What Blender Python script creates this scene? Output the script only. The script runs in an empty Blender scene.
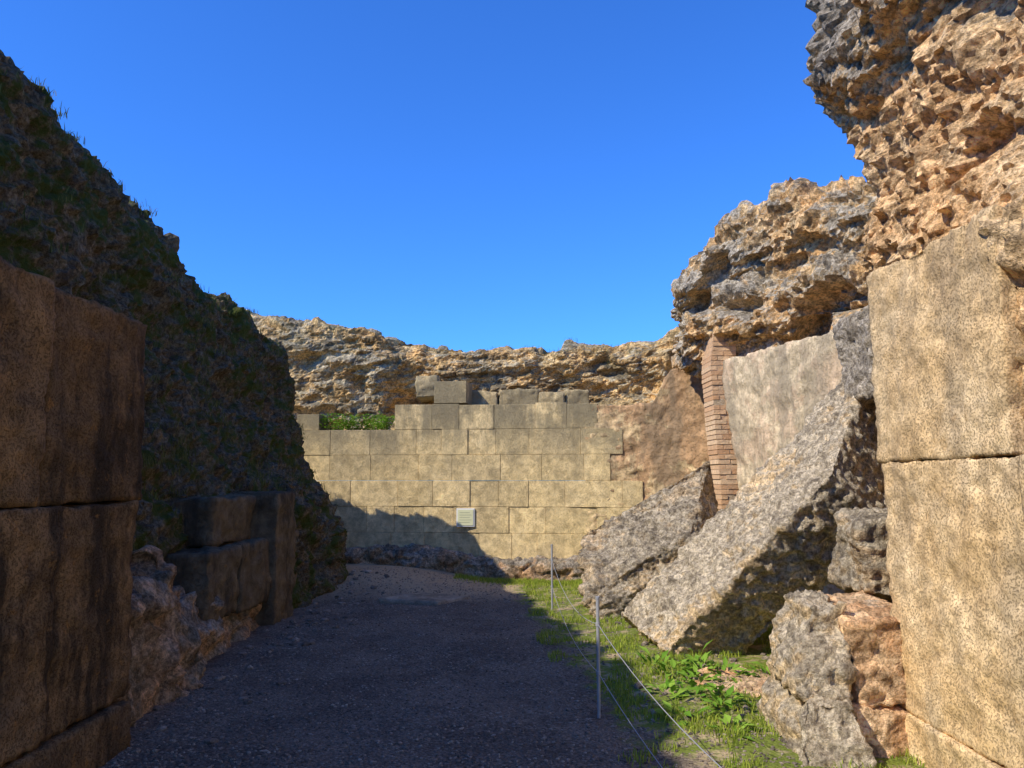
import bpy, bmesh, math, random
import numpy as np
from mathutils import Vector, noise
random.seed(7); np.random.seed(7)
scene = bpy.context.scene

# ------------------------------------------------------------------ materials
class NT:
    def __init__(s, name):
        s.m = bpy.data.materials.new(name); s.m.use_nodes = True
        s.t = s.m.node_tree; s.b = s.t.nodes['Principled BSDF']
        s.b.inputs['Specular IOR Level'].default_value = 0.1
        s.co = s.t.nodes.new('ShaderNodeTexCoord').outputs['Object']
    def L(s, a, b): s.t.links.new(a, b)
    def put(s, v, sock):
        if isinstance(v, bpy.types.NodeSocket): s.L(v, sock)
        else:
            if isinstance(v, tuple) and len(v) == 3: v = (*v, 1) if sock.type == 'RGBA' else v
            sock.default_value = v
    def map(s, scale, co=None):
        n = s.t.nodes.new('ShaderNodeMapping'); s.L(co or s.co, n.inputs[0]); n.inputs['Scale'].default_value = scale
        return n.outputs[0]
    def noise(s, sc, det=4, rough=.6, co=None):
        n = s.t.nodes.new('ShaderNodeTexNoise'); s.L(co or s.co, n.inputs['Vector'])
        n.inputs['Scale'].default_value = sc; n.inputs['Detail'].default_value = det
        n.inputs['Roughness'].default_value = rough
        return n.outputs['Fac']
    def vor(s, sc, feat='F1', co=None):
        n = s.t.nodes.new('ShaderNodeTexVoronoi'); n.feature = feat
        s.L(co or s.co, n.inputs['Vector']); n.inputs['Scale'].default_value = sc
        return n.outputs
    def ramp(s, v, a, b, lo=0., hi=1.):
        n = s.t.nodes.new('ShaderNodeMapRange'); n.interpolation_type = 'SMOOTHSTEP'
        s.L(v, n.inputs[0]); n.inputs[1].default_value = a; n.inputs[2].default_value = b
        n.inputs[3].default_value = lo; n.inputs[4].default_value = hi
        return n.outputs[0]
    def mix(s, f, a, b, bt='MIX'):
        n = s.t.nodes.new('ShaderNodeMix'); n.data_type = 'RGBA'; n.blend_type = bt
        s.put(f, n.inputs[0]); s.put(a, n.inputs[6]); s.put(b, n.inputs[7]); return n.outputs[2]
    def math(s, op, a, b=0.):
        n = s.t.nodes.new('ShaderNodeMath'); n.operation = op; s.put(a, n.inputs[0]); s.put(b, n.inputs[1])
        return n.outputs[0]
    def sep(s, v):
        n = s.t.nodes.new('ShaderNodeSeparateXYZ'); s.L(v, n.inputs[0]); return n.outputs
    def fin(s, col, height=None, dist=.02, strength=1., rough=.93):
        s.put(col, s.b.inputs['Base Color']); s.b.inputs['Roughness'].default_value = rough
        if height is not None:
            n = s.t.nodes.new('ShaderNodeBump'); n.inputs['Distance'].default_value = dist
            n.inputs['Strength'].default_value = strength; s.L(height, n.inputs['Height'])
            s.L(n.outputs[0], s.b.inputs['Normal'])
        return s.m

def m_rubble(name, warm, warm2, gray, dark=(.07,.055,.04), gb=.5, darkamt=.5, moss=0., mosscol=(.07,.08,.03), peb=11., bump=.05, zg=None, spk=26, beds=0.):
    t = NT(name)
    n1 = t.noise(.9, 5, .7); n2 = t.noise(5, 5, .72); n3 = t.noise(spk, 5, .78)
    geo = t.t.nodes.new('ShaderNodeNewGeometry')
    nz = t.sep(geo.outputs['Normal'])[2]
    c = t.mix(t.ramp(t.noise(2.1, 4, .65), .38, .62), warm, warm2)
    f = t.math('ADD', n1, t.math('MULTIPLY', nz, .17))
    f = t.math('ADD', f, t.math('MULTIPLY', t.math('SUBTRACT', n2, .5), .5))
    if zg:
        f = t.math('ADD', f, t.ramp(t.sep(t.co)[2], zg[0], zg[1], -.12, .2))
    c = t.mix(t.ramp(f, 1-gb-.07, 1-gb+.07), c, gray)
    v = t.vor(peb)
    vs = t.sep(v['Color'])[0]
    c = t.mix(1., c, t.mix(vs, (.7,.68,.66), (1.32,1.3,1.27)), 'MULTIPLY')
    c = t.mix(1., c, t.mix(t.ramp(n3, .36, .64), (.5,.48,.46), (1.42,1.42,1.42)), 'MULTIPLY')
    c = t.mix(t.math('MULTIPLY', t.ramp(n2, .52, .66), darkamt), c, dark)
    if beds:
        bd = t.noise(1.5, 4, .6, t.map((.5,.5,3.4)))
        c = t.mix(t.math('MULTIPLY', t.ramp(bd, .5, .62), beds), c, dark)
    if moss:
        c = t.mix(t.math('MULTIPLY', t.ramp(t.noise(2.6, 5, .7), .47, .6), moss), c, mosscol)
    h = t.math('ADD', t.math('MULTIPLY', v['Distance'], -.55), t.math('MULTIPLY', n3, .9))
    h = t.math('ADD', h, t.math('MULTIPLY', n2, 1.5))
    return t.fin(c, h, bump, 1.)

def m_ashlar(name, base, alt, stain=(.10,.095,.07), staintop=None, stainamt=.6, island=.25, pit=60., pitamt=.5, orange=0., zlo=0, zhi=1, patch=None, bump=.018, px=(1.2,2.6)):
    t = NT(name)
    geo = t.t.nodes.new('ShaderNodeNewGeometry')
    r = geo.outputs['Random Per Island']
    n1 = t.noise(1.3, 5, .68); n2 = t.noise(7, 5, .72); n3 = t.noise(pit, 4, .75)
    c = t.mix(t.ramp(n1, .38, .62), base, alt)
    if patch:
        pf = t.math('ADD', t.noise(2.3, 5, .72), t.ramp(t.sep(t.co)[0], px[0], px[1], -.06, .1))
        c = t.mix(t.ramp(pf, .47, .56), c, patch)
    c = t.mix(1., c, t.mix(r, (1-island,)*3, (1+island,)*3), 'MULTIPLY')
    c = t.mix(1., c, t.mix(t.ramp(n2, .3, .7), (.68,.67,.65), (1.29,1.29,1.27)), 'MULTIPLY')
    st = t.noise(2.2, 5, .68, t.map((1., 1., .28)))
    sf = t.ramp(st, .46, .62)
    if staintop is not None:
        z = t.sep(t.co)[2]
        zz = t.ramp(t.math('ADD', z, t.math('MULTIPLY', n1, 1.2)), zlo+.6, zhi+.6, .15, 1.)
        sf = t.math('MULTIPLY', t.ramp(st, .33, .53), zz)
    c = t.mix(t.math('MULTIPLY', sf, stainamt), c, stain)
    if orange:
        c = t.mix(t.math('MULTIPLY', t.ramp(t.noise(9, 4, .7), .6, .68), orange), c, (.42,.2,.05))
    pits = t.ramp(n3, .36, .5)
    pm = t.math('MULTIPLY', t.ramp(n3, .5, .36), t.ramp(t.noise(3.1, 3, .6), .35, .65, pitamt*.25, pitamt))
    c = t.mix(pm, c, tuple(x*.3 for x in base))
    h = t.math('ADD', t.math('MULTIPLY', pits, .25), t.math('MULTIPLY', n2, .8))
    return t.fin(c, h, bump, 1.)

M = {}
M['back_rub'] = m_rubble('rubble_concrete_tan', (.8,.5,.2), (.78,.57,.28), (.5,.43,.29), gb=.42, darkamt=.5, moss=.25, peb=8, beds=.5)  # lighter tan rubble with grey and dark mottling
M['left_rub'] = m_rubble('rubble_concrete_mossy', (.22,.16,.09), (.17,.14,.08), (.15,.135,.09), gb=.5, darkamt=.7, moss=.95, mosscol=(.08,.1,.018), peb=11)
M['base_rub'] = m_rubble('rubble_foundation', (.6,.37,.2), (.5,.37,.24), (.36,.31,.24), gb=.42, darkamt=.5, moss=.3, peb=6)
M['right_rub'] = m_rubble('rubble_concrete_grey', (.82,.51,.23), (.76,.55,.3), (.48,.42,.32), gb=.48, darkamt=.6, peb=9)
M['top_rub'] = m_rubble('rubble_concrete_pink', (.86,.54,.26), (.86,.62,.35), (.42,.36,.28), gb=.38, darkamt=.4, peb=13, zg=(3.9,5.0))
M['crust'] = m_rubble('rubble_crust', (.56,.46,.32), (.5,.42,.31), (.46,.4,.31), gb=.6, darkamt=.5, peb=12)
M['slab_rub'] = m_rubble('fallen_concrete', (.76,.56,.32), (.68,.52,.32), (.58,.49,.35), dark=(.12,.095,.07), gb=.48, darkamt=.6, peb=15, bump=.04, spk=34)
M['block_rub'] = m_rubble('fallen_concrete_lichen', (.62,.46,.28), (.54,.42,.27), (.46,.39,.28), dark=(.1,.08,.06), gb=.48, darkamt=.7, peb=10, bump=.05, spk=28)
M['pink'] = m_rubble('pink_stone', (.86,.5,.25), (.82,.58,.34), (.66,.53,.37), gb=.2, darkamt=.2, peb=7)
M['ash'] = m_ashlar('ashlar_sandstone', (.86,.64,.31), (.74,.56,.29), (.23,.195,.12), staintop=1, stainamt=.82, island=.13, zlo=1.6, zhi=2.75, pitamt=.35)
M['ashR'] = m_ashlar('shelly_sandstone', (.82,.56,.28), (.85,.63,.36), (.36,.27,.17), stainamt=.5, island=.08, pit=85, pitamt=.65, orange=.25)
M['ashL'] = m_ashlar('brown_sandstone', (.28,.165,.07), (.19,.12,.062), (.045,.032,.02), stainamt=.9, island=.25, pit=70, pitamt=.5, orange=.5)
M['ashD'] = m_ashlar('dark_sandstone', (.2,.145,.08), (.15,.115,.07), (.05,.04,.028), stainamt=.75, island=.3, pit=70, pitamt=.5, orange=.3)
M['plaster'] = m_ashlar('weathered_plaster', (.74,.58,.36), (.64,.51,.32), (.36,.29,.19), stainamt=.75, island=0, pit=40, pitamt=.3, patch=(.66,.48,.3), px=(1.,6.))
M['mortar'] = m_ashlar('lime_mortar', (.66,.5,.32), (.56,.43,.28), (.3,.24,.16), stainamt=.4, island=0, pit=60, pitamt=.3)
M['brown'] = m_ashlar('brown_render', (.82,.6,.31), (.66,.46,.24), (.24,.18,.11), stainamt=.65, island=0, pit=24, pitamt=.6, patch=(.52,.32,.165), bump=.02)
M['light_patch'] = m_ashlar('light_patch_stone', (.42,.33,.22), (.36,.28,.19), (.2,.16,.1), stainamt=.5, island=0, pit=50, pitamt=.4)  # paler than the gravel, half-light painted as stone colour

def m_brick():
    t = NT('roman_brick')
    geo = t.t.nodes.new('ShaderNodeNewGeometry'); r = geo.outputs['Random Per Island']
    c = t.mix(r, (.66,.37,.18), (.84,.59,.34))
    c = t.mix(t.ramp(t.noise(20,4,.7),.35,.65), t.mix(.4,c,(.3,.22,.15)), c)
    return t.fin(c, t.noise(40,3,.7), .01)
M['brick'] = m_brick()

def m_ground():
    t = NT('gravel_and_earth')
    xyz = t.sep(t.co)
    m = t.math('ADD', t.math('ADD', xyz[0], -1.35), t.math('MULTIPLY', xyz[1], .104))
    m = t.math('ADD', m, t.math('MULTIPLY', t.math('SUBTRACT', t.noise(1.6, 5, .7), .5), 1.3))
    v = t.vor(38)
    gravel = t.mix(v['Color'], (.08,.06,.043), (.32,.255,.19))
    gravel = t.mix(.5, gravel, t.mix(t.ramp(t.noise(1.1,5,.7),.38,.62), (.1,.078,.055), (.26,.2,.135)))
    n6 = t.noise(60,3,.7)
    gravel = t.mix(1., gravel, t.mix(t.ramp(n6,.3,.7),(.5,.5,.5),(1.4,1.4,1.4)),'MULTIPLY')
    far = t.ramp(t.math('ADD', xyz[1], t.math('MULTIPLY', t.noise(1.2,5,.6), 2.5)), 11.6, 13.2)
    n12 = t.noise(12,5,.7)
    gravel = t.mix(far, gravel, t.mix(n12, (.3,.22,.12), (.55,.42,.26)))
    earth = t.mix(n12, (.26,.185,.1), (.68,.52,.31))
    green = t.mix(n12, (.1,.13,.02), (.26,.3,.055))
    earth = t.mix(t.ramp(t.noise(3.2,5,.7), .38, .52), earth, green)
    c = t.mix(t.ramp(m, -.12, .1), gravel, earth)
    h = t.math('ADD', t.math('MULTIPLY', v['Distance'], -.5), t.math('ADD', n12, t.math('MULTIPLY', n6, .4)))
    return t.fin(c, h, .025)
M['ground'] = m_ground()

def m_leaf(name, a, b, trans=.25):
    t = NT(name)
    geo = t.t.nodes.new('ShaderNodeNewGeometry'); r = geo.outputs['Random Per Island']
    c = t.mix(r, a, b); t.fin(c, None, rough=.6)
    tr = t.t.nodes.new('ShaderNodeBsdfTranslucent'); t.L(c, tr.inputs[0])
    mx = t.t.nodes.new('ShaderNodeMixShader'); mx.inputs[0].default_value = trans
    out = t.t.nodes['Material Output']
    t.L(t.b.outputs[0], mx.inputs[1]); t.L(tr.outputs[0], mx.inputs[2]); t.L(mx.outputs[0], out.inputs[0])
    return t.m
M['grass'] = m_leaf('grass_blades', (.16,.25,.02), (.46,.5,.08))
M['drygrass'] = m_leaf('wall_grass', (.07,.095,.02), (.22,.21,.06))
M['leaf'] = m_leaf('weed_leaves', (.12,.27,.02), (.32,.48,.06))
def m_metal():
    t = NT('galvanised_steel')
    t.b.inputs['Metallic'].default_value = .3
    return t.fin(t.mix(t.noise(30), (.36,.35,.34), (.5,.49,.48)), t.noise(60), .001, rough=.5)
M['metal'] = m_metal()
def m_plain(name, c, c2):
    t = NT(name); return t.fin(t.mix(t.noise(15), c, c2), None, rough=.5)
M['panel'] = m_plain('sign_panel_paint', (.78,.75,.42), (.82,.8,.5))
M['frame'] = m_plain('sign_frame_paint', (.8,.78,.72), (.84,.82,.76))
M['ink'] = m_plain('sign_print', (.5,.49,.28), (.56,.55,.33))
M['pebble'] = m_ashlar('loose_stones', (.24,.195,.15), (.35,.285,.21), stainamt=.2, island=.45, pit=90)

# ------------------------------------------------------------------ mesh helpers
def addobj(name, verts, faces, mat, smooth=True):
    me = bpy.data.meshes.new(name)
    me.from_pydata([tuple(map(float, v)) for v in verts], [], faces)
    me.update()
    if smooth: me.polygons.foreach_set('use_smooth', [True]*len(me.polygons))
    ob = bpy.data.objects.new(name, me); scene.collection.objects.link(ob)
    me.materials.append(mat)
    return ob

def D(p, a):
    """erosion relief. a = dict(big, strat, mid, ridge, stone, fine, off)"""
    o = a.get('off', 0.)
    x, y, z = p[0]+o, p[1]-o*.7, p[2]+o*.3
    d = 0.
    if a.get('big'): d += a['big']*noise.fractal(Vector((x*.8, y*.8, z*.8)), 1., 2., 3)
    if a.get('strat'):
        s = noise.noise(Vector((x*.5, y*.5, z*2.3 + .6*noise.noise(Vector((x, y, 0))))))
        d += a['strat']*max(-.8, min(.8, s*2.2))
    if a.get('mid'): d += a['mid']*(noise.fractal(Vector((x*2.6, y*2.6, z*3.2)), .8, 2., 4))
    if a.get('ridge'):
        # sharp fractured ledges
        v = Vector((x*1.7+3.1, y*1.7, z*3.0)); r = 0.; am = 1.
        for _ in range(4):
            r += am*(.32-abs(noise.noise(v))*1.6); v = v*2.13; am *= .55
        d += a['ridge']*r
    if a.get('hole'):
        h = noise.noise(Vector((x*1.5+9, y*1.5, z*2.1)))
        if h > .22: d -= a['hole']*min(1, (h-.22)*5)
    if a.get('stone'):
        k = a.get('sk', 6.)
        w = noise.noise(Vector((x*5, y*5, z*5)))*.35
        dd, pp = noise.voronoi(Vector((x*k+w, y*k-w, z*k*a.get('flat',1.3)+w)))
        s = noise.cell(pp[0]*37.1); e = min(1., (dd[1]-dd[0])/.22)
        d += a['stone']*(s*e-.5*(1-e))
    if a.get('fine'): d += a['fine']*noise.fractal(Vector((x*11, y*11, z*12)), .6, 2., 3)
    return d

def resample(path, step):
    P = np.array(path, float)
    s = np.r_[0, np.cumsum(np.linalg.norm(np.diff(P[:, :2], axis=0), axis=1) + 1e-6)]
    n = max(3, int(s[-1]/step)); q = np.linspace(0, s[-1], n)
    R = np.stack([np.interp(q, s, P[:, i]) for i in range(P.shape[1])], 1)
    k = max(1, int(.12/step)); ker = np.ones(2*k+1)/(2*k+1)
    for i in range(R.shape[1]):
        R[:, i] = np.convolve(np.pad(R[:, i], k, mode='reflect', reflect_type='odd'), ker, 'valid')
    return R

def ruin_wall(name, cols, prof, a, mat, du=.05, dv=.05, jag=.1, jk=1.5, seed=0., smooth=True):
    R = resample(cols, du); n = len(R)
    T = np.gradient(R[:, :2], axis=0)
    for _ in range(4): T[1:-1] = (T[:-2]+T[1:-1]*2+T[2:])/4
    T /= np.linalg.norm(T, axis=1)[:, None]+1e-9
    N = np.stack([T[:, 1], -T[:, 0]], 1)
    H = float(np.mean(R[:, 3]-R[:, 2]))
    pr = np.array(prof, float)
    s = np.r_[0, np.cumsum(np.hypot(np.diff(pr[:, 0])*H, np.diff(pr[:, 1])))]
    m = max(3, int(s[-1]/dv)); q = np.linspace(0, s[-1], m)
    F = np.interp(q, s, pr[:, 0]); O = np.interp(q, s, pr[:, 1])
    G = np.zeros((n, m, 3))
    for i in range(n):
        zt = R[i, 3] + jag*(noise.fractal(Vector((R[i,0]*jk+seed, R[i,1]*jk, 3.3)), .8, 2., 4))
        G[i, :, 0] = R[i, 0]+N[i, 0]*O; G[i, :, 1] = R[i, 1]+N[i, 1]*O
        G[i, :, 2] = R[i, 2]+F*(zt-R[i, 2])
    du_ = np.gradient(G, axis=0); dv_ = np.gradient(G, axis=1)
    nn = np.cross(du_, dv_); nn /= np.linalg.norm(nn, axis=2)[:, :, None]+1e-9
    for _ in range(3):
        nn[:, 1:-1] = (nn[:, :-2]+nn[:, 1:-1]*2+nn[:, 2:])/4
    out = G.copy()
    for i in range(n):
        for j in range(m):
            out[i, j] += nn[i, j]*D(G[i, j], a)
    V = out.reshape(-1, 3)
    faces = [(i*m+j, (i+1)*m+j, (i+1)*m+j+1, i*m+j+1) for i in range(n-1) for j in range(m-1)]
    return addobj(name, V, faces, mat, smooth)

def hexgeo(c, res, a, rnd=3, seed=0.):
    c = [Vector(v) for v in c]
    faces6 = [(0,3,2,1),(4,5,6,7),(0,1,5,4),(1,2,6,5),(2,3,7,6),(3,0,4,7)]
    L = lambda i, j: (c[i]-c[j]).length
    nx = max(2, int(max(L(0,1), L(3,2), L(4,5))/res)); ny = max(2, int(max(L(1,2), L(0,3), L(5,6))/res)); nz = max(2, int(max(L(0,4), L(1,5), L(2,6))/res))
    div = {(0,1):nx,(2,3):nx,(4,5):nx,(6,7):nx,(1,2):ny,(0,3):ny,(5,6):ny,(4,7):ny,(0,4):nz,(1,5):nz,(2,6):nz,(3,7):nz}
    g = lambda i, j: div[(min(i,j), max(i,j))]
    bm = bmesh.new()
    for f in faces6:
        A, B, C, E = [c[i] for i in f]; nu = g(f[0], f[1]); nv = g(f[1], f[2])
        gr = [[bm.verts.new((A*(1-u/nu)+B*(u/nu))*(1-v/nv)+(E*(1-u/nu)+C*(u/nu))*(v/nv)) for v in range(nv+1)] for u in range(nu+1)]
        for u in range(nu):
            for v in range(nv): bm.faces.new((gr[u][v], gr[u+1][v], gr[u+1][v+1], gr[u][v+1]))
    bmesh.ops.remove_doubles(bm, verts=bm.verts, dist=1e-4)
    bmesh.ops.recalc_face_normals(bm, faces=bm.faces)
    for _ in range(rnd): bmesh.ops.smooth_vert(bm, verts=bm.verts, factor=.5, use_axis_x=True, use_axis_y=True, use_axis_z=True)
    bm.normal_update()
    aa = dict(a); aa['off'] = a.get('off', 0)+seed
    ds = [(v, v.normal.copy()*D(v.co, aa)) for v in bm.verts]
    for v, d in ds: v.co += d
    return bm

def hexrocks(name, items, mat, smooth=True):
    V = []; F = []
    for it in items:
        bm = hexgeo(**it); o = len(V); bm.verts.index_update()
        V += [tuple(v.co) for v in bm.verts]; F += [tuple(v.index+o for v in f.verts) for f in bm.faces]; bm.free()
    return addobj(name, V, F, mat, smooth)

def box8(x0, x1, y0, y1, z0, z1, j=0.):
    r = lambda: random.uniform(-j, j)
    return [(x+r(), y+r(), z+r()) for z in (z0, z1) for x, y in ((x0,y0),(x1,y0),(x1,y1),(x0,y1))]

def sbox(V, F, c8):
    o = len(V); V += [tuple(p) for p in c8]
    F += [tuple(i+o for i in f) for f in [(0,3,2,1),(4,5,6,7),(0,1,5,4),(1,2,6,5),(2,3,7,6),(3,0,4,7)]]

# ------------------------------------------------------------------ ground
def sstep(t): t = min(1, max(0, t)); return t*t*(3-2*t)
def gz(x, y):
    z = .03*noise.fractal(Vector((x*.7, y*.7, 0)), 1, 2, 3) if abs(x) < 30 and abs(y) < 40 else 0.
    z += .22*sstep((y-10.6)/2.2)*sstep((.2-x)/2.5)*(1-sstep((y-20)/10))
    z += .06*sstep((x-.6)/1.)*sstep((9-x)/3) * (1-sstep((y-20)/10))
    return z
def axis(c, fine, step, far):
    a = list(np.arange(c-fine, c+fine+1e-6, step)); s = step; p = a[-1]
    while p < far: s *= 1.25; p += s; a.append(p)
    q = a[0]; s = step; pre = []
    while q > -far: s *= 1.25; q -= s; pre.append(q)
    return pre[::-1]+a
xs = axis(0, 5, .06, 500); ys = axis(8, 7, .06, 500)
V = [(x, y, gz(x, y)) for x in xs for y in ys]; m_ = len(ys)
F = [(i*m_+j, (i+1)*m_+j, (i+1)*m_+j+1, i*m_+j+1) for i in range(len(xs)-1) for j in range(m_-1)]
addobj('ground', V, F, M['ground'])
zp = gz(-1.1, 10.9)  # flat pale slab added in place of a half-lit patch of path
hexrocks('light_patch_slab', [dict(c=[(-1.75,10.7,zp-.1),(-.95,10.45,zp-.1),(-.55,10.95,zp-.1),(-1.3,11.3,zp-.1),(-1.75,10.7,zp+.04),(-.95,10.45,zp+.03),(-.55,10.95,zp+.035),(-1.3,11.3,zp+.045)], res=.04, a=dict(mid=.012,fine=.006), rnd=2)], M['light_patch'])

# ------------------------------------------------------------------ back ashlar wall
wall_path = resample([(-7,14.3,0),(-3.7,13.75,0),(-1,13.5,0),(1.35,13.12,0),(2.4,12.85,0)], .02)
ps = np.r_[0, np.cumsum(np.linalg.norm(np.diff(wall_path[:, :2], axis=0), axis=1))]
def wp(s, off=0):
    x = np.interp(s, ps, wall_path[:, 0]); y = np.interp(s, ps, wall_path[:, 1])
    sa = min(s, ps[-1]-.06)
    xa = np.interp(sa, ps, wall_path[:, 0]); ya = np.interp(sa, ps, wall_path[:, 1])
    x2 = np.interp(sa+.05, ps, wall_path[:, 0]); y2 = np.interp(sa+.05, ps, wall_path[:, 1])
    t = Vector((x2-xa, y2-ya)).normalized(); return (x+t.y*off, y-t.x*off)
SX = lambda x: float(np.interp(x, wall_path[:, 0], ps))
V = []; F = []
ch = .43; z0 = .29
ends = [2.35, 2.3, 1.9, 2.1, 1.6, 1.8, 1.4]
for c in range(-1, 6):
    zb = z0+c*ch; zt = zb+ch-.003
    s = 0. - random.uniform(0, .5)
    if c == 5: s = SX(-2.0)
    smax = SX(ends[c+1])
    while s < smax-.02:
        w = random.uniform(.42, .95); e = min(s+w, smax)
        if smax-e < .25: e = smax
        a0 = max(0, s); off = random.uniform(-.006, .012)
        p0 = wp(a0+.0015, off); p1 = wp(e-.0015, off+random.uniform(-.004,.004)); q1 = wp(e-.002, -.6); q0 = wp(a0+.002, -.6)
        ztt = zt + (random.uniform(-.025,.01) if c == 5 else 0)
        if e > .1:
            sbox(V, F, [(*p0, zb), (*p1, zb), (*q1, zb), (*q0, zb), (*p0, ztt), (*p1, ztt+random.uniform(-.004,0)), (*q1, ztt), (*q0, ztt)])
        s = e
def sblock(x0, x1, zb, zt, off, dep=.5):
    s0, s1 = SX(x0), SX(x1); p0 = wp(s0, off); p1 = wp(s1, off); q1 = wp(s1, off-dep); q0 = wp(s0, off-dep)
    sbox(V, F, [(*p0, zb), (*p1, zb), (*q1, zb), (*q0, zb), (*p0, zt), (*p1, zt), (*q1, zt), (*q0, zt)])
sblock(-1.33, -.78, 2.885, 3.26, -.02)
sblock(-3.75, -3.35, 2.445, 2.72, -.1)
bw = addobj('ashlar_wall', V, F, M['ash'], False)
bv = bw.modifiers.new('b', 'BEVEL'); bv.width = .006; bv.segments = 2
ruin_wall('ledge_rubble', [(-7,14.55,0,2.42),(-3.7,14.0,0,2.42),(-2.1,13.85,0,2.45),(-1.9,13.8,0,2.8),(1.4,13.35,0,2.82),(3.2,12.95,0,2.8)],
          [(.8,0),(.99,0),(1.,-.1),(1.,-1.8)], dict(mid=.05, fine=.02), M['back_rub'], .07, .06, jag=.03)
ruin_wall('wall_foundation', [(-7,14.2,-.2,.5),(-3.7,13.62,-.2,.52),(-1.6,13.36,-.2,.5),(-.9,13.27,-.2,.38),(1.35,12.9,-.2,.3),(2.2,12.65,-.2,.28)],
          [(0,.12),(.8,.1),(1,.04),(1,-.25)], dict(mid=.04, stone=.06, sk=3.2, flat=1.6, fine=.02), M['base_rub'], .028, .028, jag=.05, jk=3)
ruin_wall('rendered_wall', [(1.2,13.155,-.1,2.8),(1.9,12.985,-.1,2.8),(2.36,12.86,-.1,2.84),(2.46,12.83,-.1,3.34),(2.8,12.72,-.1,3.42),(3.4,12.5,-.1,3.4)],
          [(0,.0),(1,0),(1,-.7)], dict(mid=.03, fine=.015, stone=.012, sk=7), M['brown'], .03, .03, jag=.04, jk=3)

up = [(-13,17.0,2.2,5.4),(-8,16.2,2.2,5.2),(-6,15.8,2.2,5.15),(-5.1,15.3,2.2,4.85),(-4.6,14.9,2.2,4.58),(-3.0,14.8,2.2,4.5),(-2.45,14.8,2.2,4.4),(-2.15,15.1,2.3,4.18),
      (-.5,15.0,2.6,4.08),(1.0,14.8,2.6,4.06),(1.8,14.7,2.6,4.1),(2.5,14.5,2.6,4.15),(3.0,14.1,2.6,4.3),(3.4,13.3,2.6,4.5)]
ruin_wall('rubble_upper_wall', up, [(-.1,.1),(.2,.0),(.42,-.03),(.6,.04),(.8,.09),(.93,.06),(1,-.05),(1.0,-.8),(1.0,-4),(0,-6)],
          dict(big=.07, strat=.11, ridge=.07, hole=.16, stone=.05, sk=3.2, flat=2.3, fine=.025), M['back_rub'], .04, .033, jag=.05, jk=1.3, seed=4, smooth=False)
hexrocks('masonry_remnant', [dict(c=box8(xx,xx+ww-.01,13.98+dy,14.6,2.7,zz,.012), res=.03, a=dict(mid=.03,fine=.015), rnd=1) for xx, ww, dy, zz in ((-.74,.5,0,3.14),(-.23,.7,.03,3.18),(.48,.45,0,3.12),(.94,.45,.04,3.17))]
     +[dict(c=box8(-1.75,-1.36,14.5,15.3,3.1,3.5,.02), res=.03, a=dict(mid=.03,fine=.02), rnd=1)], M['ash'])

# ------------------------------------------------------------------ left side
left = [(-4.2,-8,0,5.6),(-4.0,0,0,5.5),(-4.0,4,0,5.4),(-4.0,5.8,0,5.15),(-3.95,7.3,0,4.7),(-3.85,8.5,0,4.4),(-3.78,10,0,4.12),(-3.6,11,0,3.98),(-3.42,11.9,0,3.72),(-3.5,12.4,0,3.2),(-4.2,12.8,0,2.8),(-5.5,13.0,0,2.8)]
ruin_wall('rubble_embankment_wall', left, [(-.03,1.0),(.2,.9),(.33,.75),(.5,.42),(.75,.18),(.93,.08),(1,-.15),(1,-3.5),(0,-6)],
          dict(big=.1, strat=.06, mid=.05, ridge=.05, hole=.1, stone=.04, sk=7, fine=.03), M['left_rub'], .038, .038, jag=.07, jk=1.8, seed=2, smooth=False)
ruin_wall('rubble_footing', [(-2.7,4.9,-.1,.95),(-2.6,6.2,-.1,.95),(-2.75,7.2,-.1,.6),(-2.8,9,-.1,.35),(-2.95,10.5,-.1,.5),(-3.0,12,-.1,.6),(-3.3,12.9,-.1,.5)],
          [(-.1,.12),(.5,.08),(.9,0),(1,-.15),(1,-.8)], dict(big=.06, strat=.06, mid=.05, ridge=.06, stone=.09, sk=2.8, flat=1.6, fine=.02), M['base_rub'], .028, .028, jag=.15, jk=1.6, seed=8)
A_ = dict(mid=.022, fine=.012)
Lb = []
for (y0, y1, za, zb2, dx) in [(3.0,4.0,1.472,2.6,0.),(4.006,5.12,1.472,2.6,-.02),(1.6,2.99,1.472,2.62,0.),
                             (3.3,4.15,.3,1.466,.02),(4.156,5.04,.3,1.466,.0),(1.6,3.29,.3,1.466,0),(1.5,3.6,-.2,.29,.04),(3.61,4.99,-.2,.29,.05)]:
    Lb.append(dict(c=box8(-3.0, -2.33+dx, y0, y1, za, zb2, .01), res=.03, a=A_, rnd=1))
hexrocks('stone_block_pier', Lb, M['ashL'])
Lb = []
for (x0,x1,y0,y1,za,zb2) in [(-3.4,-2.6,8.96,9.75,-.1,1.45),(-3.4,-2.68,7.25,8.0,.32,.93),(-3.4,-2.65,8.01,8.94,.3,.95),(-3.5,-2.85,7.7,8.94,.955,1.42),(-3.45,-2.78,9.8,10.6,-.1,.95),(-3.5,-2.95,10.62,11.3,-.1,1.1)]:
    Lb.append(dict(c=box8(x0,x1,y0,y1,za,zb2,.02), res=.035, a=dict(mid=.035, fine=.018), rnd=1))
hexrocks('stone_block_stack', Lb, M['ashD'])

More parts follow.
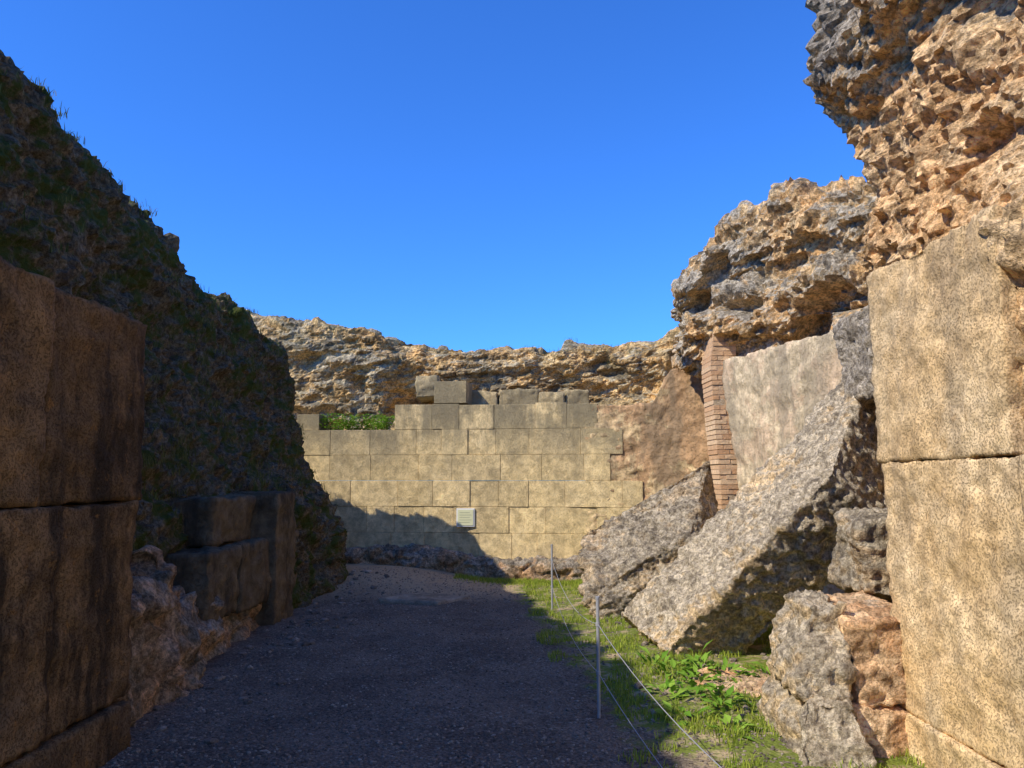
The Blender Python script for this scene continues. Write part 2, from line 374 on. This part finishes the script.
# ------------------------------------------------------------------ right side
Rb = []
for (y0, y1, za, zb2, dx) in [(3.62,4.95,1.708,2.88,0.),(3.56,4.88,.282,1.704,.006),(2.2,3.555,.282,1.703,0.),(3.2,4.92,-.2,.279,-.01),(1.2,3.195,-.2,.279,0)]:
    Rb.append(dict(c=box8(2.25+dx, 2.9, y0, y1, za, zb2, .006), res=.022, a=dict(mid=.022, fine=.012), rnd=1))
hexrocks('sandstone_block_pier', Rb, M['ashR'])
hexrocks('eroded_block', [dict(c=box8(2.27,3.0,2.2,3.72,1.73,2.9,.05), res=.03, a=dict(big=.1, mid=.06, ridge=.06, hole=.3, stone=.03, sk=7, fine=.03), rnd=5)], M['top_rub'])

top = [(5.2,6.9,2.4,6.0),(4.2,6.8,2.4,6.3),(3.35,6.55,2.4,6.4),(2.98,6.1,2.4,6.4),(2.9,5.0,2.5,6.5),(2.92,3.8,2.5,6.5),(2.95,1.0,2.5,6.5),(3.0,-4,2.5,6.5)]
ruin_wall('overhanging_rubble_wall', top, [(0,0),(.15,.12),(.3,.18),(.44,.16),(.52,.26),(.6,.42),(.7,.48),(.9,.4),(1,0),(1,-2),(0,-3)],
          dict(big=.11, strat=.1, mid=.04, ridge=.09, hole=.14, stone=.035, sk=8, fine=.04), M['top_rub'], .026, .026, jag=.1, seed=5, smooth=False)
mid = [(3.2,12.9,3.4,4.0),(2.75,12.2,3.3,4.2),(2.72,11.6,3.25,4.7),(2.85,11.1,3.25,5.05),(3.25,10.4,3.2,5.3),(3.7,9.6,3.1,5.25),(4.1,8.6,3.0,4.95),(4.4,7.6,2.9,4.75),(4.6,6.6,2.9,4.6)]
ruin_wall('eroded_rubble_wall', mid, [(-.2,-.3),(-.05,-.05),(.06,.08),(.2,.26),(.42,.26),(.55,.08),(.75,.24),(.92,.18),(1,-.15),(1,-3),(0,-5)],
          dict(big=.16, strat=.15, mid=.05, ridge=.12, hole=.3, stone=.045, sk=6, flat=1.8, fine=.04), M['right_rub'], .032, .032, jag=.12, jk=1.4, seed=1, smooth=False)
ruin_wall('rubble_side_wall', [(3.3,12.4,-.1,3.5),(3.35,11,-.1,3.4),(3.85,8.4,-.1,3.1),(3.8,7.2,-.1,3.0),(3.3,6.2,-.1,2.7),(3.05,5.3,-.1,2.6),(3.05,4.5,-.1,2.6)],
          [(0,0),(1,0),(1,-1)], dict(big=.1, mid=.1, stone=.05, sk=5), M['right_rub'], .05, .05)

V = []; F = []
zc = 1.0
px = lambda z: float(np.interp(z, [1.0,1.5,2.3,3.1,3.6,4.0], [2.8,2.79,2.74,2.7,2.76,2.86]))
while zc < 4.0:
    xl = px(zc); odd = int(round(zc/.067)) % 2
    cuts = [0, .17, .34] if odd else [0, .09, .25, .34]
    for k in range(len(cuts)-1):
        j = random.uniform(-.006,.006)
        sbox(V, F, box8(xl+cuts[k]+j, xl+cuts[k+1]-.008+j, 10.77+random.uniform(-.008,.008), 11.3, zc, zc+.056, .003))
    zc += .067
bp = addobj('brick_pier', V, F, M['brick'], False)
V2 = []; F2 = []
zc = 1.0
while zc < 3.95:
    xl = px(zc+.03); sbox(V2, F2, box8(xl+.008, xl+.33, 10.778, 11.28, zc, zc+.0668)); zc += .067
mo = addobj('mortar_core', V2, F2, M['mortar'], False); mo.parent = bp

hexrocks('plastered_wall', [dict(c=[(3.06,10.25,0),(3.42,8.1,0),(3.78,8.2,0),(3.4,10.4,0),(2.82,10.72,3.2),(3.42,8.05,3.15),(3.78,8.15,3.15),(3.15,10.9,3.2)], res=.035, a=dict(mid=.035, fine=.012), rnd=1)], M['plaster'])

# fallen masses
def tilt(A, B, C, Dd, off):
    A, B, C, Dd, off = map(Vector, (A, B, C, Dd, off))
    return [A+off, B+off, C+off, Dd+off, A, B, C, Dd]
slab8 = tilt((1.04,8.25,.26),(1.36,7.3,.08),(2.62,6.58,1.66),(3.6,7.95,2.82),(.42,.28,-.36))
slab8[2] = Vector((3.18,6.8,1.12)); slab8[1] = Vector((1.8,7.5,-.2))
hexrocks('fallen_concrete_slab', [dict(c=slab8, res=.024, a=dict(big=.03, mid=.04, ridge=.022, stone=.016, sk=11, fine=.03), rnd=2)], M['slab_rub'])
hexrocks('fallen_concrete_block', [dict(c=[(1.5,9.4,-.4),(1.15,9.35,-.2),(2.7,9.35,.0),(2.9,10.9,.3),(.88,10.5,.86),(.84,9.6,.24),(2.1,9.45,1.02),(2.6,10.5,1.9)], res=.028,
         a=dict(big=.08, mid=.07, ridge=.05, stone=.02, sk=8, fine=.035, off=3.), rnd=6)], M['block_rub'])
hexrocks('boulder', [dict(c=[(2.36,5.35,.84),(2.95,5.2,.8),(2.95,6.0,.84),(2.34,6.0,.84),(2.3,5.4,1.3),(2.95,5.3,1.42),(2.95,6.0,1.4),(2.4,6.0,1.36)], res=.022, a=dict(big=.08, mid=.05, ridge=.03, fine=.03, stone=.012, sk=9), rnd=5)], M['block_rub'])
hexrocks('boulder', [dict(c=box8(3.15,3.9,7.0,7.7,2.3,3.12,.06), res=.03, a=dict(big=.06, mid=.05, ridge=.04, fine=.03, off=5), rnd=5)], M['crust'])
hexrocks('pink_boulder', [dict(c=box8(1.93,2.3,4.75,5.5,-.1,.3,.02), res=.022, a=dict(big=.03, mid=.03, ridge=.03, fine=.025, off=7), rnd=2),
                          dict(c=box8(1.95,2.4,4.74,5.6,.31,.8,.03), res=.022, a=dict(big=.04, mid=.03, ridge=.035, fine=.025, off=9), rnd=3)], M['pink'])
hexrocks('weathered_boulder', [dict(c=[(1.5,4.45,-.1),(1.92,4.4,-.1),(1.95,5.6,-.1),(1.6,5.5,-.1),(1.64,4.65,.38),(1.92,4.6,.36),(1.96,5.6,.42),(1.72,5.5,.4)], res=.022, a=dict(big=.05, mid=.05, ridge=.04, fine=.035, off=11), rnd=2),
        dict(c=[(1.62,4.75,.36),(1.93,4.7,.35),(1.97,5.6,.38),(1.7,5.5,.38),(1.78,4.9,.84),(1.95,4.85,.86),(2.02,5.5,.88),(1.8,5.4,.85)], res=.022, a=dict(big=.05, mid=.05, ridge=.035, fine=.035, off=14), rnd=2)], M['slab_rub'])

# loose stones
Vs = []; Fs = []
ico = bmesh.new(); bmesh.ops.create_icosphere(ico, subdivisions=1, radius=1); ico.verts.index_update()
iv = np.array([v.co for v in ico.verts]); iff = [tuple(v.index for v in f.verts) for f in ico.faces]; ico.free()
def stone(x, y, r, z=None):
    o = len(Vs); sc = np.array([random.uniform(.7,1.3), random.uniform(.7,1.3), random.uniform(.4,.8)])*r
    an = random.random()*6.28; ca, sa = math.cos(an), math.sin(an)
    vv = iv*sc*(1+np.random.uniform(-.2,.2,(len(iv),1)))
    zz = (gz(x,y) if z is None else z)+r*.15
    for p in vv: Vs.append((x+p[0]*ca-p[1]*sa, y+p[0]*sa+p[1]*ca, zz+p[2]))
    Fs.extend([tuple(i+o for i in f) for f in iff])
for _ in range(15000):
    y = 4 + 9*random.random()**1.6; x = random.uniform(-2.5, 1.9); stone(x, y, random.uniform(.004,.014))
for _ in range(220):
    y = random.uniform(4.6, 12.5); x = random.choice([random.gauss(-2.2,.25), random.uniform(.9,2.3)]); stone(x, y, random.uniform(.015,.05))
addobj('gravel', Vs, Fs, M['pebble'], False)
Vs = []; Fs = []
for _ in range(150):
    x = random.uniform(1.45,2.3); y = random.uniform(5.9,6.6); stone(x, y, random.uniform(.03,.085))
addobj('rubble_stones', Vs, Fs, M['pink'], False)

# ------------------------------------------------------------------ vegetation
def blades(name, roots, hmin, hmax, w, mat, lean=.5):
    V = []; F = []
    for (x, y, z) in roots:
        h = random.uniform(hmin, hmax); an = random.random()*6.283; l = h*random.uniform(.1, lean)
        ww = w*random.uniform(.6,1.3); b = random.random()*6.283
        dx, dy = math.cos(b)*ww/2, math.sin(b)*ww/2; lx, ly = math.cos(an)*l, math.sin(an)*l
        o = len(V)
        V += [(x-dx,y-dy,z-.01),(x+dx,y+dy,z-.01),(x+lx*.4+dx*.7,y+ly*.4+dy*.7,z+h*.6),(x+lx*.4-dx*.7,y+ly*.4-dy*.7,z+h*.6),(x+lx,y+ly,z+h*random.uniform(.8,1))]
        F += [(o,o+1,o+2,o+3),(o+3,o+2,o+4)]
    return addobj(name, V, F, mat, False)
roots = []
while len(roots) < 26000:
    y = 4.3+8.8*random.random()**1.1; x = random.uniform(.2, 3.0)
    e = x-1.35+.104*y+1.3*(noise.noise(Vector((x*1.6,y*1.6,0)))*.4)
    if e < 0: continue
    if noise.fractal(Vector((x*2.2,y*2.2,5)),.8,2,3) < .25*random.random()-.1: continue
    roots.append((x,y,gz(x,y)))
for _ in range(7000):
    x = random.uniform(-.9,2.2); y = np.interp(x,[-1,1.35,2.2],[13.05,12.68,12.4])-abs(random.gauss(0,.25)); roots.append((x,y,gz(x,y)))
blades('grass', roots, .02, .075, .007, M['grass'], .8)

def surf_roots(obname, n, cond):
    me = bpy.data.objects[obname].data; vs = me.vertices; out = []
    k = 0
    while len(out) < n and k < n*60:
        k += 1; v = vs[random.randrange(len(vs))]
        if cond(v.co, v.normal): out.append(tuple(v.co))
    return out
rt = []
for b in surf_roots('rubble_embankment_wall', 900, lambda c, n: n.z > .2 and c.z > 1.3 and -5 < c.x and c.y > 3.5 and noise.noise(c*1.3) > -.05):
    for _ in range(18): rt.append((b[0]+random.gauss(0,.05), b[1]+random.gauss(0,.05), b[2]-.03))
for b in surf_roots('rubble_upper_wall', 160, lambda c, n: n.z > .6 and c.z > 3.6 and c.y < 16.5 and noise.noise(c*1.1) > .05):
    for _ in range(16): rt.append((b[0]+random.gauss(0,.07), b[1]+random.gauss(0,.07), b[2]-.02))
blades('wall_grass', rt, .03, .1, .008, M['drygrass'], .9)

def leaves(name, centers, mat, n, lw, ll, spread, hh):
    V = []; F = []
    for (cx, cy, cz) in centers:
        for _ in range(n):
            a = random.random()*6.283; r = spread*random.random()**.6; el = random.uniform(.1,1.1)
            x = cx+math.cos(a)*r*.6; y = cy+math.sin(a)*r*.6; z = cz+hh*random.random()*(1-(r/spread)**2*.6)
            d = Vector((math.cos(a)*math.cos(el), math.sin(a)*math.cos(el), math.sin(el)*.8)).normalized()
            s = Vector((-math.sin(a), math.cos(a), random.uniform(-.4,.4))).normalized()
            L = ll*random.uniform(.5,1.2); W = lw*random.uniform(.6,1.2); p = Vector((x,y,z)); o = len(V)
            V += [tuple(p), tuple(p+d*L*.4+s*W*.5), tuple(p+d*L*.45+Vector((0,0,-W*.15))), tuple(p+d*L*.4-s*W*.5), tuple(p+d*L-Vector((0,0,L*.25)))]
            F += [(o,o+1,o+2),(o,o+2,o+3),(o+1,o+4,o+2),(o+2,o+4,o+3)]
    return addobj(name, V, F, mat, False)
pc = [(1.55,6.85,.05),(1.5,6.6,.05),(1.65,6.4,.05),(1.4,6.2,.05),(2.0,6.4,.05),(1.45,5.8,.05),(1.3,6.6,.03),(1.4,5.5,.05),(1.2,6.9,.02),(1.3,5.95,.03),(1.15,6.1,.0),(1.1,5.5,.0),(1.35,5.1,.0)]
leaves('weed_plant', pc, M['leaf'], 24, .05, .15, .18, .14)
bc = [(-3.25+.12*i+random.uniform(-.05,.05), 13.95+random.uniform(-.1,.25), 2.45) for i in range(11)]
leaves('bush', bc, M['leaf'], 150, .045, .08, .2, .3)

# ------------------------------------------------------------------ fence
def cyl(bm, p, q, r, seg=8):
    p, q = Vector(p), Vector(q); d = q-p
    mt = d.to_track_quat('Z','Y').to_matrix().to_4x4(); mt.translation = (p+q)/2
    bmesh.ops.create_cone(bm, cap_ends=True, segments=seg, radius1=r, radius2=r, depth=d.length, matrix=mt)
posts = [(.585,5.6),(.49,10.),(1.03,1.5)]
bm = bmesh.new()
for (x, y) in posts:
    cyl(bm, (x,y,-.1), (x,y,.79), .012, 12); cyl(bm, (x,y,.79), (x,y,.805), .015, 12)
    for h in (.62,.3):
        cyl(bm, (x,y,h-.012), (x,y,h+.012), .016, 12)
order = [1,0,2]
for k in range(2):
    a = posts[order[k]]; b = posts[order[k+1]]
    for h in (.62,.3):
        n = 14; pts = []
        for i in range(n+1):
            t = i/n; pts.append((a[0]*(1-t)+b[0]*t, a[1]*(1-t)+b[1]*t, h-.16*4*t*(1-t)*(1 if h>.5 else .8)))
        for i in range(n): cyl(bm, pts[i], pts[i+1], .0025, 6)
me = bpy.data.meshes.new('wire_fence'); bm.to_mesh(me); bm.free(); me.materials.append(M['metal'])
scene.collection.objects.link(bpy.data.objects.new('wire_fence', me))

# ------------------------------------------------------------------ sign
sy = float(np.interp(-.77, wall_path[:,0], wall_path[:,1]))
sg = bpy.data.objects.new('information_sign', None); scene.collection.objects.link(sg)
def part(nm, c8, mat):
    V = []; F = []; sbox(V, F, c8); o = addobj(nm, V, F, mat, False); o.parent = sg; b = o.modifiers.new('b','BEVEL'); b.width=.003; return o
cx, cz = -.77, .97
part('backing', box8(cx-.15,cx+.15,sy-.06,sy-.02,cz-.15,cz+.15), M['frame'])
part('panel', box8(cx-.13,cx+.13,sy-.066,sy-.0605,cz-.13,cz+.13), M['panel'])
for i in range(5):
    part('print_line', box8(cx-.1,cx+(.1 if i%2 else .07),sy-.0685,sy-.0665,cz+.08-.04*i,cz+.088-.04*i), M['ink'])
for dx in (-.11,.11): part('bracket', box8(cx+dx-.012,cx+dx+.012,sy-.02,sy+.03,cz-.1,cz+.1), M['metal'])

# ------------------------------------------------------------------ light, sky, camera
tr = Vector((.95,.56,-1.)).normalized()
sd = bpy.data.lights.new('sun','SUN'); sd.energy = 5.; sd.angle = math.radians(.5); sd.color = (1,.93,.8)
so = bpy.data.objects.new('sun', sd); so.rotation_euler = tr.to_track_quat('-Z','Y').to_euler(); scene.collection.objects.link(so)
w = bpy.data.worlds.new('World'); scene.world = w; w.use_nodes = True
nt = w.node_tree; bg = nt.nodes['Background']; sk = nt.nodes.new('ShaderNodeTexSky'); sk.sky_type = 'NISHITA'; sk.sun_disc = False
sk.sun_elevation = math.asin(-tr.z); sk.sun_rotation = math.atan2(-tr.x, -tr.y); sk.air_density = 1.; sk.dust_density = .1; sk.ozone_density = 3.
mx = nt.nodes.new('ShaderNodeMix'); mx.data_type = 'RGBA'; mx.blend_type = 'MULTIPLY'; mx.inputs[0].default_value = 1
nt.links.new(sk.outputs[0], mx.inputs[6]); mx.inputs[7].default_value = (.48,1.22,2.5,1)
nt.links.new(mx.outputs[2], bg.inputs[0]); bg.inputs[1].default_value = .105
cd = bpy.data.cameras.new('camera'); cd.sensor_width = 36; cd.lens = 28.1; cd.clip_end = 2000
co = bpy.data.objects.new('camera', cd); co.location = (0,0,1.6); co.rotation_euler = (math.radians(96.8),0,0)
scene.collection.objects.link(co); scene.camera = co
scene.view_settings.view_transform = 'Standard'; scene.view_settings.look = 'None'; scene.view_settings.exposure = 0
